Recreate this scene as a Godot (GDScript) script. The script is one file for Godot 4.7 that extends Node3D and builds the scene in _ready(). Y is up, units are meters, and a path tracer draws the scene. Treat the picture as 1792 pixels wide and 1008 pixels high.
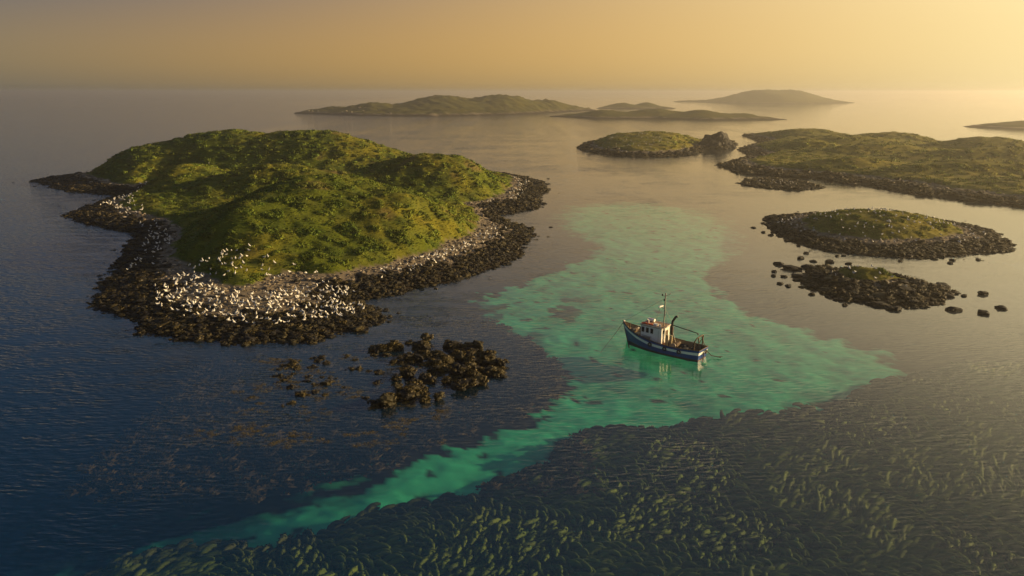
extends Node3D
# A sheltered bay among low green islands at sunset, seen from a drone: a blue trawler at anchor over a sand channel.

const CAM_H := 35.0
var nz1 := FastNoiseLite.new()
var nz2 := FastNoiseLite.new()
var rng := RandomNumberGenerator.new()
var islands := {}
var used := {}

# ------------------------------------------------------------------ helpers
func lin(r: float, g: float, b: float, a := 1.0) -> Color:
	var c := Color(r, g, b).linear_to_srgb()
	c.a = a
	return c

func numbered(called: String) -> String:
	if not used.has(called):
		used[called] = 0
		return called
	used[called] += 1
	return "%s_%03d" % [called, used[called]]

func tag(o: Node, label := "", category := "", group := "", kind := "") -> void:
	if label: o.set_meta("label", label)
	if category: o.set_meta("category", category)
	if group: o.set_meta("group", group)
	if kind: o.set_meta("kind", kind)

func put(called: String, mesh: Mesh, mat: Material, parent: Node = null) -> MeshInstance3D:
	var o := MeshInstance3D.new()
	o.mesh = mesh
	if mat: o.material_override = mat
	if parent == null:
		o.name = numbered(called)
		add_child(o)
	else:
		o.name = called
		parent.add_child(o, true)
	return o

func mat(c: Color, rough := 0.8, spec := 0.5, vcol := false) -> StandardMaterial3D:
	var m := StandardMaterial3D.new()
	m.albedo_color = c
	m.roughness = rough
	m.metallic_specular = spec
	m.vertex_color_use_as_albedo = vcol
	return m

func noise_tex(freq: float, size: int, oct: int, as_normal := false, strength := 8.0, sd := 3, ramp: Gradient = null) -> NoiseTexture2D:
	var n := FastNoiseLite.new()
	n.seed = sd
	n.noise_type = FastNoiseLite.TYPE_SIMPLEX
	n.frequency = freq
	n.fractal_octaves = oct
	var t := NoiseTexture2D.new()
	t.width = size
	t.height = size
	t.seamless = true
	t.noise = n
	t.as_normal_map = as_normal
	t.bump_strength = strength
	if ramp: t.color_ramp = ramp
	return t

class MB:
	var v := PackedVector3Array()
	var n := PackedVector3Array()
	var c := PackedColorArray()
	var i := PackedInt32Array()
	var col := Color.WHITE
	# flat quad a b c d seen from the side that "out" points to
	func tri(a: Vector3, b: Vector3, d: Vector3, out: Vector3) -> void:
		var nn := (d - a).cross(b - a)
		if nn.length_squared() < 1e-14: return
		nn = nn.normalized()
		var k := v.size()
		if nn.dot(out) < 0.0:
			nn = -nn
			v.append_array([a, d, b])
		else:
			v.append_array([a, b, d])
		n.append_array([nn, nn, nn])
		c.append_array([col, col, col])
		i.append_array([k, k + 1, k + 2])
	func quad(a: Vector3, b: Vector3, d: Vector3, e: Vector3, out: Vector3) -> void:
		tri(a, b, d, out)
		tri(a, d, e, out)
	func box(at: Vector3, size: Vector3, basis := Basis(), bev := 0.0) -> void:
		var h := size / 2.0
		var dirs := [Vector3.RIGHT, Vector3.UP, Vector3.BACK]
		for ax in 3:
			for s: float in [-1.0, 1.0]:
				var d: Vector3 = dirs[ax]
				var u: Vector3 = dirs[(ax + 1) % 3]
				var w: Vector3 = dirs[(ax + 2) % 3]
				var o: Vector3 = d * h[ax] * s
				var uu: Vector3 = u * (h[(ax + 1) % 3] - bev)
				var ww: Vector3 = w * (h[(ax + 2) % 3] - bev)
				quad(at + basis * (o - uu - ww), at + basis * (o + uu - ww), at + basis * (o + uu + ww), at + basis * (o - uu + ww), basis * (d * s))
		if bev > 0.0:
			for ax in 3:
				var d: Vector3 = dirs[ax]
				var u: Vector3 = dirs[(ax + 1) % 3]
				var w: Vector3 = dirs[(ax + 2) % 3]
				var l: Vector3 = d * (h[ax] - bev)
				for s: float in [-1.0, 1.0]:
					for t: float in [-1.0, 1.0]:
						var p: Vector3 = u * s * h[(ax + 1) % 3] + w * t * (h[(ax + 2) % 3] - bev)
						var q: Vector3 = u * s * (h[(ax + 1) % 3] - bev) + w * t * h[(ax + 2) % 3]
						quad(at + basis * (p - l), at + basis * (p + l), at + basis * (q + l), at + basis * (q - l), basis * (u * s + w * t))
	# smooth tube through points with a radius at each, sides around, closed at both ends
	func tube(pts: Array, rad: Array, sides := 6, cols := [], flat := 1.0) -> void:
		var k := v.size()
		var m := pts.size()
		var ref := Vector3.UP
		for a in m:
			var t: Vector3 = (pts[mini(a + 1, m - 1)] - pts[maxi(a - 1, 0)]).normalized()
			if absf(t.dot(ref)) > 0.93: ref = Vector3.RIGHT if absf(t.x) < 0.8 else Vector3.BACK
			var u := t.cross(ref).normalized()
			var w := u.cross(t).normalized()
			for s in sides:
				var an := TAU * s / sides
				var d := u * cos(an) * flat + w * sin(an)
				v.append(pts[a] + d * rad[a])
				n.append((u * cos(an) + w * sin(an) * flat).normalized())
				c.append(cols[a] if cols.size() else col)
		for a in m - 1:
			for s in sides:
				var p := k + a * sides + s
				var q := k + a * sides + (s + 1) % sides
				i.append_array([p, q, p + sides, q, q + sides, p + sides])
		for e in [0, m - 1]:
			var t: Vector3 = (pts[1] - pts[0]) * -1.0 if e == 0 else pts[m - 1] - pts[m - 2]
			var kk := v.size()
			for s in sides:
				v.append(v[k + e * sides + s])
				n.append(t.normalized())
				c.append(cols[e] if cols.size() else col)
			for s in range(1, sides - 1):
				if e == 0: i.append_array([kk, kk + s + 1, kk + s])
				else: i.append_array([kk, kk + s, kk + s + 1])
	func mesh() -> ArrayMesh:
		var a := []
		a.resize(Mesh.ARRAY_MAX)
		a[Mesh.ARRAY_VERTEX] = v
		a[Mesh.ARRAY_NORMAL] = n
		a[Mesh.ARRAY_COLOR] = c
		a[Mesh.ARRAY_INDEX] = i
		var m := ArrayMesh.new()
		m.add_surface_from_arrays(Mesh.PRIMITIVE_TRIANGLES, a)
		return m

func pairs(flat: Array) -> PackedVector2Array:
	var o := PackedVector2Array()
	for k in range(0, flat.size(), 2):
		o.append(Vector2(flat[k], flat[k + 1]))
	return o

# signed distance to a polygon (positive inside), stored on a coarse grid
class Field:
	var o := Vector2.ZERO
	var cell := 2.0
	var w := 0
	var h := 0
	var d := PackedFloat32Array()
	func _init(poly: PackedVector2Array, lo: Vector2, hi: Vector2, c: float) -> void:
		o = lo
		cell = c
		w = int(ceil((hi.x - lo.x) / c)) + 1
		h = int(ceil((hi.y - lo.y) / c)) + 1
		d.resize(w * h)
		var m := poly.size()
		for y in h:
			for x in w:
				var p := lo + Vector2(x, y) * c
				var best := 1e12
				var inside := false
				var b := poly[m - 1]
				for k in m:
					var a := poly[k]
					var e := b - a
					var q := p - a
					var t := clampf(q.dot(e) / e.length_squared(), 0.0, 1.0)
					best = minf(best, (q - e * t).length_squared())
					if (a.y > p.y) != (b.y > p.y) and p.x < (b.x - a.x) * (p.y - a.y) / (b.y - a.y) + a.x:
						inside = not inside
					b = a
				d[y * w + x] = sqrt(best) if inside else -sqrt(best)
	func at(x: float, z: float) -> float:
		var fx := clampf((x - o.x) / cell, 0.0, w - 1.001)
		var fy := clampf((z - o.y) / cell, 0.0, h - 1.001)
		var ix := int(fx)
		var iy := int(fy)
		fx -= ix
		fy -= iy
		var k := iy * w + ix
		return lerpf(lerpf(d[k], d[k + 1], fx), lerpf(d[k + w], d[k + w + 1], fx), fy)

class Isle:
	var s: Field
	var e: Field
	var gl := 2.2
	var rise := 20.0
	var hills := []
	var rag := 1.5
	var bump := 0.6
	var n1: FastNoiseLite
	var n2: FastNoiseLite
	var lo := Vector2.ZERO
	var hi := Vector2.ZERO
	func coast(x: float, z: float) -> float:
		return s.at(x, z) + rag * (n1.get_noise_2d(x * 9.0, z * 9.0) * 1.3 + n1.get_noise_2d(x * 30.0, z * 30.0) * 0.6)
	func green(x: float, z: float) -> float:
		if e == null: return -50.0
		return e.at(x, z) + rag * (n2.get_noise_2d(x * 7.0, z * 7.0) * 1.2 + n2.get_noise_2d(x * 32.0, z * 32.0) * 0.5)
	func hill(x: float, z: float) -> float:
		var t := 0.0
		for q in hills:
			var dx: float = (x - q[0]) / q[3]
			var dz: float = (z - q[1]) / q[4]
			var g: float = q[2] * exp(-(dx * dx + dz * dz))
			t += g * g * g
		return pow(t, 1.0 / 3.0)
	func height(x: float, z: float) -> float:
		var cs := coast(x, z)
		if cs < 0.0:
			return maxf(cs * 0.3, -1.6)
		var gr := green(x, z)
		if gr < 0.0:
			var t := cs / (cs - gr)
			return gl * pow(t, 0.75) + minf(cs, 1.0) * n2.get_noise_2d(x * 40.0, z * 40.0) * 0.25
		var k := smoothstep(0.0, 1.0, minf(gr / rise, 1.0) * 0.5 + 0.5) * 2.0 - 1.0
		var b := n1.get_noise_2d(x * 6.0, z * 6.0) * 1.6 + n2.get_noise_2d(x * 17.0, z * 17.0) * 0.9 + n1.get_noise_2d(x * 55.0, z * 55.0) * 0.35
		return gl + hill(x, z) * k + minf(gr, 3.0) * 0.3 + b * bump * minf(gr / 5.0, 1.0)

func isle(key: String, coast: Array, green: Array, cell: float, gl: float, rise: float, hills: Array, rag := 1.5, bump := 0.6) -> Isle:
	var p := pairs(coast)
	var q := Isle.new()
	q.lo = p[0]
	q.hi = p[0]
	for a in p:
		q.lo = q.lo.min(a)
		q.hi = q.hi.max(a)
	var edge := maxf(4.0, cell * 3.0)
	q.lo -= Vector2(edge, edge)
	q.hi += Vector2(edge, edge)
	q.s = Field.new(p, q.lo, q.hi, cell)
	if green.size(): q.e = Field.new(pairs(green), q.lo, q.hi, cell)
	q.gl = gl
	q.rise = rise
	q.hills = hills
	q.rag = rag
	q.bump = bump
	q.n1 = nz1
	q.n2 = nz2
	islands[key] = q
	return q

# the ground of one island as a height field
func terrain(q: Isle, cell: float, m: Material, label: String, tone := 0) -> void:
	var w := int((q.hi.x - q.lo.x) / cell) + 1
	var h := int((q.hi.y - q.lo.y) / cell) + 1
	var hh := PackedFloat32Array()
	hh.resize(w * h)
	for y in h:
		for x in w:
			hh[y * w + x] = q.height(q.lo.x + x * cell, q.lo.y + y * cell)
	var b := MB.new()
	var id := PackedInt32Array()
	id.resize(w * h)
	id.fill(-1)
	for y in h - 1:
		for x in w - 1:
			var k := y * w + x
			if maxf(maxf(hh[k], hh[k + 1]), maxf(hh[k + w], hh[k + w + 1])) < -1.2: continue
			for t in [k, k + 1, k + w, k + w + 1]:
				if id[t] < 0:
					id[t] = b.v.size()
					var tx: int = t % w
					var ty: int = t / w
					var px := q.lo.x + tx * cell
					var pz := q.lo.y + ty * cell
					var l := hh[t - 1 if tx > 0 else t]
					var r := hh[t + 1 if tx < w - 1 else t]
					var u := hh[t - w if ty > 0 else t]
					var d := hh[t + w if ty < h - 1 else t]
					b.v.append(Vector3(px, hh[t], pz))
					b.n.append(Vector3((l - r) / (2.0 * cell), 1.0, (u - d) / (2.0 * cell)).normalized())
					b.c.append(ground_color(q, px, pz, tone))
			b.i.append_array([id[k], id[k + 1], id[k + w + 1], id[k], id[k + w + 1], id[k + w]])
	var o := put("island", b.mesh(), m)
	tag(o, label, "", "", "structure")

func green_tone(x: float, z: float, tone: int) -> Color:
	var a := nz1.get_noise_2d(x * 3.0 + 900.0, z * 3.0) * 0.5 + 0.5
	var b := nz2.get_noise_2d(x * 12.0, z * 12.0 + 500.0) * 0.5 + 0.5
	var c := Color(0.068, 0.082, 0.010).lerp(Color(0.112, 0.106, 0.013), smoothstep(0.35, 0.75, a))
	c = c.lerp(Color(0.030, 0.052, 0.010), smoothstep(0.5, 0.75, b) * 0.5)
	c = c.lerp(Color(0.105, 0.075, 0.030), smoothstep(0.72, 0.86, nz2.get_noise_2d(x * 5.0 + 77.0, z * 5.0) * 0.5 + 0.5) * 0.7)
	if tone == 2: c = c.lerp(Color(0.10, 0.085, 0.022), 0.4) * 0.6
	if tone == 1: c = c.lerp(Color(0.17, 0.135, 0.030), 0.45)
	return c

func ground_color(q: Isle, x: float, z: float, tone: int) -> Color:
	var gr := q.green(x, z)
	if gr > 0.0: return green_tone(x, z, tone) * Color(1.15, 1.15, 1.15)
	var cs := q.coast(x, z)
	var t := cs / maxf(cs - gr, 0.01) + nz2.get_noise_2d(x * 20.0, z * 20.0) * 0.25
	var dark := Color(0.016, 0.013, 0.009)
	var pale := Color(0.16, 0.13, 0.097)
	if q.e == null: return dark
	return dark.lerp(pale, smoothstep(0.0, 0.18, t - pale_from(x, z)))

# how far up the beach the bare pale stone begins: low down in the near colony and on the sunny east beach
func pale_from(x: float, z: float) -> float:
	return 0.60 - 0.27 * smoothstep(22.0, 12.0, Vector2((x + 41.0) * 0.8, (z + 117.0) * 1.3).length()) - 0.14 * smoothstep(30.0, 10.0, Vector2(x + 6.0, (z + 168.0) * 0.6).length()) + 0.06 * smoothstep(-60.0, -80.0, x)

# ------------------------------------------------------------------ small meshes that are repeated
func leaf_clump(count: int, sd: int, leaf: float, squat: float) -> ArrayMesh:
	var r := RandomNumberGenerator.new()
	r.seed = sd
	var b := MB.new()
	for k in count:
		var d := Vector3(r.randfn(), absf(r.randfn()) * 0.9 + 0.05, r.randfn()).normalized()
		var p := Vector3(d.x, d.y * squat, d.z) * (0.32 + 0.24 * r.randf())
		var side := d.cross(Vector3(r.randfn(), r.randfn(), r.randfn())).normalized()
		var up := (d + Vector3(0, 0.5, 0) + side.cross(d) * r.randf_range(-0.8, 0.8)).normalized()
		var l := leaf * r.randf_range(0.7, 1.4)
		var s := r.randf_range(0.75, 1.2)
		var cc := Color(s, s * r.randf_range(0.94, 1.06), s)
		var nn := (d * 0.75 + up.cross(side) * 0.35 * (1.0 if up.cross(side).dot(d) > 0 else -1.0) + Vector3(0, 0.25, 0)).normalized()
		var i0 := b.v.size()
		if (side.cross(up)).dot(nn) < 0.0: side = -side
		b.v.append_array([p - side * l * 0.35, p + up * l, p + side * l * 0.35, p - up * l * 0.55])
		b.n.append_array([nn, nn, nn, nn])
		b.c.append_array([cc, cc, cc, cc])
		b.i.append_array([i0, i0 + 1, i0 + 2, i0, i0 + 2, i0 + 3])
	return b.mesh()

func ico(sub: int) -> Array:
	var t := (1.0 + sqrt(5.0)) / 2.0
	var v := []
	for p in [[-1, t, 0], [1, t, 0], [-1, -t, 0], [1, -t, 0], [0, -1, t], [0, 1, t], [0, -1, -t], [0, 1, -t], [t, 0, -1], [t, 0, 1], [-t, 0, -1], [-t, 0, 1]]:
		v.append(Vector3(p[0], p[1], p[2]).normalized())
	var f := [0, 11, 5, 0, 5, 1, 0, 1, 7, 0, 7, 10, 0, 10, 11, 1, 5, 9, 5, 11, 4, 11, 10, 2, 10, 7, 6, 7, 1, 8, 3, 9, 4, 3, 4, 2, 3, 2, 6, 3, 6, 8, 3, 8, 9, 4, 9, 5, 2, 4, 11, 6, 2, 10, 8, 6, 7, 9, 8, 1]
	for s in sub:
		var g := []
		var mid := {}
		for k in range(0, f.size(), 3):
			var m := []
			for e in 3:
				var a: int = f[k + e]
				var b: int = f[k + (e + 1) % 3]
				var key := mini(a, b) * 100000 + maxi(a, b)
				if not mid.has(key):
					mid[key] = v.size()
					v.append(((v[a] + v[b]) * 0.5).normalized())
				m.append(mid[key])
			g.append_array([f[k], m[0], m[2], f[k + 1], m[1], m[0], f[k + 2], m[2], m[1], m[0], m[1], m[2]])
		f = g
	return [v, f]

# a stone: flattened, faceted, lumpy
func stone(sub: int, sd: int, lump: float, fine: float, flat: float, smooth: bool) -> ArrayMesh:
	var g := ico(sub)
	var r := RandomNumberGenerator.new()
	r.seed = sd
	var st := SurfaceTool.new()
	st.begin(Mesh.PRIMITIVE_TRIANGLES)
	st.set_smooth_group(0 if smooth else -1)
	var vs := []
	var cuts := []
	for k in 5:
		cuts.append([Vector3(r.randfn(), r.randfn() * 0.7 + 0.3, r.randfn()).normalized(), r.randf_range(0.55, 0.85)])
	for p: Vector3 in g[0]:
		var q := p * (1.0 + lump * nz1.get_noise_3dv(p * 55.0 + Vector3(sd * 31, 0, 0)) * 1.6)
		for c in cuts:
			var over: float = q.dot(c[0]) - c[1]
			if over > 0: q -= c[0] * over * 0.8
		q += p * fine * nz2.get_noise_3dv(p * 190.0 + Vector3(0, sd * 17, 0)) * 1.5
		vs.append(Vector3(q.x, q.y * flat, q.z) * 0.5)
	for k in range(0, g[1].size(), 3):
		for e: int in [0, 2, 1]:
			st.add_vertex(vs[g[1][k + e]])
	st.generate_normals()
	st.index()
	return st.commit()

func plume(sd: int) -> ArrayMesh:
	# one kelp plume: a stem that bends over, with rows of drooping blades
	var r := RandomNumberGenerator.new()
	r.seed = sd
	var b := MB.new()
	var pts := []
	var rad := []
	var cols := []
	var bend := r.randf_range(0.6, 1.2)
	for k in 7:
		var t := k / 6.0
		pts.append(Vector3(t * 1.0 + sin(t * 5.0 + sd) * 0.06, sin(t * 1.9) * 0.55 * bend - 0.1, sin(t * 3.0 + sd) * 0.12))
		rad.append(0.03 + 0.13 * sin(pow(t, 0.7) * PI * 0.93))
		cols.append(Color.WHITE)
	b.tube(pts, rad, 6, cols)
	for k in 46:
		var t := r.randf()
		var f := t * 6.0
		var a: int = mini(int(f), 5)
		var p: Vector3 = pts[a].lerp(pts[a + 1], f - a)
		var ax: Vector3 = (pts[a + 1] - pts[a]).normalized()
		var d := ax.cross(Vector3(r.randfn(), r.randfn(), r.randfn())).normalized()
		d = (d + Vector3(0, 0.25, 0)).normalized()
		var rr: float = lerpf(rad[a], rad[a + 1], f - a)
		var l := r.randf_range(0.09, 0.17)
		var s := r.randf_range(0.7, 1.35)
		var q := p + d * rr * 0.8
		var tip := q + (ax * 0.9 + d * 0.8).normalized() * l
		var sd2 := ax.cross(d).normalized() * 0.035
		var nn := (d + Vector3(0, 0.3, 0)).normalized()
		var i0 := b.v.size()
		if (sd2.cross(tip - q)).dot(nn) < 0.0: sd2 = -sd2
		b.v.append_array([q - sd2, tip, q + sd2])
		b.n.append_array([nn, nn, nn])
		b.c.append_array([Color(s, s, s * 0.9), Color(s, s, s * 0.9), Color(s, s, s * 0.9)])
		b.i.append_array([i0, i0 + 1, i0 + 2])
	return b.mesh()

func bird_mesh(pose: int) -> ArrayMesh:
	var b := MB.new()
	var white := Color(0.62, 0.61, 0.585)
	var grey := Color(0.33, 0.34, 0.36)
	var dark := Color(0.03, 0.03, 0.03)
	var bill := Color(0.45, 0.34, 0.10)
	var pts: Array
	var rad := [0.016, 0.075, 0.145, 0.165, 0.145, 0.095, 0.070, 0.075, 0.050, 0.022, 0.006]
	if pose == 0:   # standing upright
		pts = [Vector3(-0.34, 0.20, 0), Vector3(-0.22, 0.27, 0), Vector3(-0.08, 0.36, 0), Vector3(0.03, 0.45, 0), Vector3(0.10, 0.55, 0), Vector3(0.13, 0.65, 0), Vector3(0.14, 0.72, 0), Vector3(0.17, 0.79, 0), Vector3(0.22, 0.80, 0), Vector3(0.27, 0.785, 0), Vector3(0.36, 0.76, 0)]
	elif pose == 1: # standing level, head forward
		pts = [Vector3(-0.42, 0.33, 0), Vector3(-0.28, 0.34, 0), Vector3(-0.12, 0.35, 0), Vector3(0.03, 0.36, 0), Vector3(0.14, 0.40, 0), Vector3(0.20, 0.47, 0), Vector3(0.22, 0.54, 0), Vector3(0.25, 0.60, 0), Vector3(0.30, 0.61, 0), Vector3(0.35, 0.595, 0), Vector3(0.44, 0.57, 0)]
	elif pose == 2: # sitting on the nest
		pts = [Vector3(-0.40, 0.16, 0), Vector3(-0.27, 0.15, 0), Vector3(-0.11, 0.15, 0), Vector3(0.04, 0.16, 0), Vector3(0.14, 0.21, 0), Vector3(0.19, 0.28, 0), Vector3(0.20, 0.34, 0), Vector3(0.23, 0.40, 0), Vector3(0.28, 0.41, 0), Vector3(0.33, 0.395, 0), Vector3(0.42, 0.37, 0)]
	else:           # head tucked down, preening
		pts = [Vector3(-0.40, 0.30, 0), Vector3(-0.27, 0.33, 0), Vector3(-0.11, 0.36, 0), Vector3(0.03, 0.38, 0), Vector3(0.13, 0.43, 0), Vector3(0.19, 0.48, 0.02), Vector3(0.22, 0.53, 0.05), Vector3(0.20, 0.57, 0.09), Vector3(0.16, 0.56, 0.12), Vector3(0.12, 0.53, 0.14), Vector3(0.05, 0.47, 0.15)]
	b.tube(pts, rad, 7, [dark, grey, white, white, white, white, white, white, white, bill, bill])
	# folded wings laid along the flanks
	for s: float in [-1.0, 1.0]:
		var w0: Vector3 = pts[4] + Vector3(-0.02, 0.0, s * 0.095)
		var w1: Vector3 = pts[2] + Vector3(0.0, 0.02, s * 0.125)
		var w2: Vector3 = pts[0] + Vector3(-0.09, 0.0, s * 0.035)
		b.tube([w0, w1, (w1 + w2) * 0.5, w2], [0.03, 0.06, 0.045, 0.008], 5, [white, white, grey, dark])
		if pose != 2:
			b.col = Color(0.12, 0.11, 0.10)
			b.tube([pts[3] + Vector3(-0.06, -0.05, s * 0.05), Vector3(pts[3].x - 0.05, 0.02, s * 0.06), Vector3(pts[3].x + 0.06, 0.0, s * 0.07)], [0.018, 0.013, 0.02], 4)
	if pose == 3:   # this one holds a wing half open
		b.col = white
		var r: Vector3 = pts[3] + Vector3(0, 0.06, -0.1)
		var q := [r + Vector3(0.08, 0, 0), r + Vector3(0.05, 0.20, -0.30), r + Vector3(-0.16, 0.22, -0.52), r + Vector3(-0.18, 0.02, -0.12)]
		b.quad(q[0], q[1], q[2], q[3], Vector3.UP)
		var dn := Vector3(0, -0.015, 0)
		b.quad(q[0] + dn, q[1] + dn, q[2] + dn, q[3] + dn, Vector3.DOWN)
	return b.mesh()

func scatter(called: String, mesh: Mesh, m: Material, where: Array, cols: Array, label: String, category: String) -> void:
	if where.is_empty(): return
	var mm := MultiMesh.new()
	mm.transform_format = MultiMesh.TRANSFORM_3D
	mm.use_colors = cols.size() > 0
	mm.mesh = mesh
	mm.instance_count = where.size()
	for k in where.size():
		mm.set_instance_transform(k, where[k])
		if cols.size(): mm.set_instance_color(k, cols[k])
	var o := MultiMeshInstance3D.new()
	o.multimesh = mm
	o.material_override = m
	o.name = numbered(called)
	add_child(o)
	tag(o, label, category, "", "stuff")

func turn(yaw: float, s: Vector3, at: Vector3, tilt := 0.0) -> Transform3D:
	var ba := Basis(Vector3.UP, yaw)
	if tilt != 0.0: ba = ba * Basis(Vector3.RIGHT, tilt)
	return Transform3D(ba.scaled_local(s), at)

# ------------------------------------------------------------------ the scene
func _ready() -> void:
	rng.seed = 11
	nz1.seed = 5
	nz1.frequency = 0.01
	nz1.fractal_octaves = 3
	nz2.seed = 23
	nz2.frequency = 0.01
	nz2.fractal_octaves = 2
	setup()
	print("sky ", Time.get_ticks_msec())
	sea()
	seabed()
	print("bed ", Time.get_ticks_msec())
	land()
	print("land ", Time.get_ticks_msec())
	vegetation()
	print("green ", Time.get_ticks_msec())
	rocks()
	print("rocks ", Time.get_ticks_msec())
	birds()
	boat()
	print("done ", Time.get_ticks_msec())

const SUN_AZ := 81.0
const SUN_EL := 13.0

func setup() -> void:
	var cam := Camera3D.new()
	cam.name = "camera"
	cam.position = Vector3(0, CAM_H, 0)
	cam.rotation_degrees = Vector3(-14.681, 0, 0)
	cam.fov = 42.0
	cam.near = 0.5
	cam.far = 80000.0
	add_child(cam)
	cam.current = true
	var env := Environment.new()
	env.background_mode = Environment.BG_SKY
	var sky := Sky.new()
	var pm := PanoramaSkyMaterial.new()
	pm.panorama = ImageTexture.create_from_image(sky_image())
	sky.sky_material = pm
	env.sky = sky
	env.tonemap_mode = Environment.TONE_MAPPER_LINEAR
	env.tonemap_exposure = 2.0
	env.background_energy_multiplier = 0.625
	env.volumetric_fog_enabled = true
	env.volumetric_fog_density = 0.00029
	env.volumetric_fog_albedo = lin(1.0, 0.97, 0.93)
	env.volumetric_fog_anisotropy = 0.74
	env.sdfgi_enabled = true
	env.ssao_enabled = true
	env.ssil_enabled = true
	var we := WorldEnvironment.new()
	we.name = "environment"
	we.environment = env
	add_child(we)
	var sun := DirectionalLight3D.new()
	sun.name = "sun"
	sun.light_energy = 1.6
	sun.light_angular_distance = 0.6
	sun.light_color = lin(1.0, 0.70, 0.34)
	sun.shadow_enabled = true
	sun.rotation_degrees = Vector3(-SUN_EL, 180.0 - SUN_AZ, 0)
	add_child(sun)

# sunset air: amber along the horizon, strongest towards the sun, slate blue overhead
func sky_image() -> Image:
	var w := 1536
	var h := 768
	var im := Image.create(w, h, false, Image.FORMAT_RGBF)
	var sa := deg_to_rad(SUN_AZ)
	var se := deg_to_rad(SUN_EL)
	var sd := Vector3(sin(sa) * cos(se), sin(se), -cos(sa) * cos(se))
	for y in h:
		var el := (0.5 - (y + 0.5) / h) * PI
		var ed := maxf(rad_to_deg(el), 0.0)
		for x in w:
			var az := (x + 0.5) / w * TAU
			var d := Vector3(sin(az) * cos(el), sin(el), -cos(az) * cos(el))
			var g := rad_to_deg(acos(clampf(d.dot(sd), -1.0, 1.0)))
			var near := exp(-pow(g / 58.0, 2.0))
			var wide := exp(-pow(g / 92.0, 2.0))
			var low := exp(-pow(maxf(ed - 1.5, 0.0) / (4.2 + 5.5 * wide + 22.0 * near), 1.8))
			var up := Vector3(0.012, 0.064, 0.155) + Vector3(0.26, 0.17, 0.05) * wide * wide
			var hor := Vector3(0.03, 0.128, 0.142) + Vector3(0.96, 0.14, -0.33) * wide + Vector3(0.0, 0.69, 0.757) * near
			var far := Vector3(0.50, 0.60, 0.88).lerp(Vector3.ONE, minf(near * 1.6, 1.0))
			hor = hor * Vector3.ONE.lerp(far, exp(-ed / 1.7))
			var c := up.lerp(hor * 1.05, low) + Vector3(0.80, 0.67, 0.40) * near * exp(-pow((ed - 14.0) / 6.5, 2.0))
			im.set_pixel(x, y, Color(c.x, c.y, c.z))
	return im

const RIP_X := 90.0
const RIP_Z := 30.0

# wind ripples as a normal map: long low crests, their slopes worked out in metres
func ripples() -> ImageTexture:
	var n := 1024
	var fine := FastNoiseLite.new()
	fine.seed = 8
	fine.noise_type = FastNoiseLite.TYPE_SIMPLEX
	fine.frequency = 0.034
	fine.fractal_octaves = 3
	var slow := FastNoiseLite.new()
	slow.seed = 9
	slow.noise_type = FastNoiseLite.TYPE_SIMPLEX
	slow.frequency = 0.006
	slow.fractal_octaves = 2
	var a := fine.get_seamless_image(n, n).get_data()
	var g := slow.get_seamless_image(n, n).get_data()
	var out := PackedByteArray()
	out.resize(n * n * 3)
	var hgt := 0.20 / 255.0
	for y in n:
		for x in n:
			var r0 := y * n + x
			var r1 := y * n + ((x + 1) & 1023)
			var r2 := ((y + 1) & 1023) * n + x
			var k := hgt * (0.35 + 1.3 * g[y * n + x] / 255.0)
			var sx := (a[r1] - a[r0]) * k * n / RIP_X
			var sy := (a[r2] - a[r0]) * k * n / RIP_Z
			var l := 1.0 / sqrt(1.0 + sx * sx + sy * sy)
			var p := (y * n + x) * 3
			out[p] = int((-sx * l * 0.5 + 0.5) * 255.0)
			out[p + 1] = int((-sy * l * 0.5 + 0.5) * 255.0)
			out[p + 2] = int((l * 0.5 + 0.5) * 255.0)
	return ImageTexture.create_from_image(Image.create_from_data(n, n, false, Image.FORMAT_RGB8, out))

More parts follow.
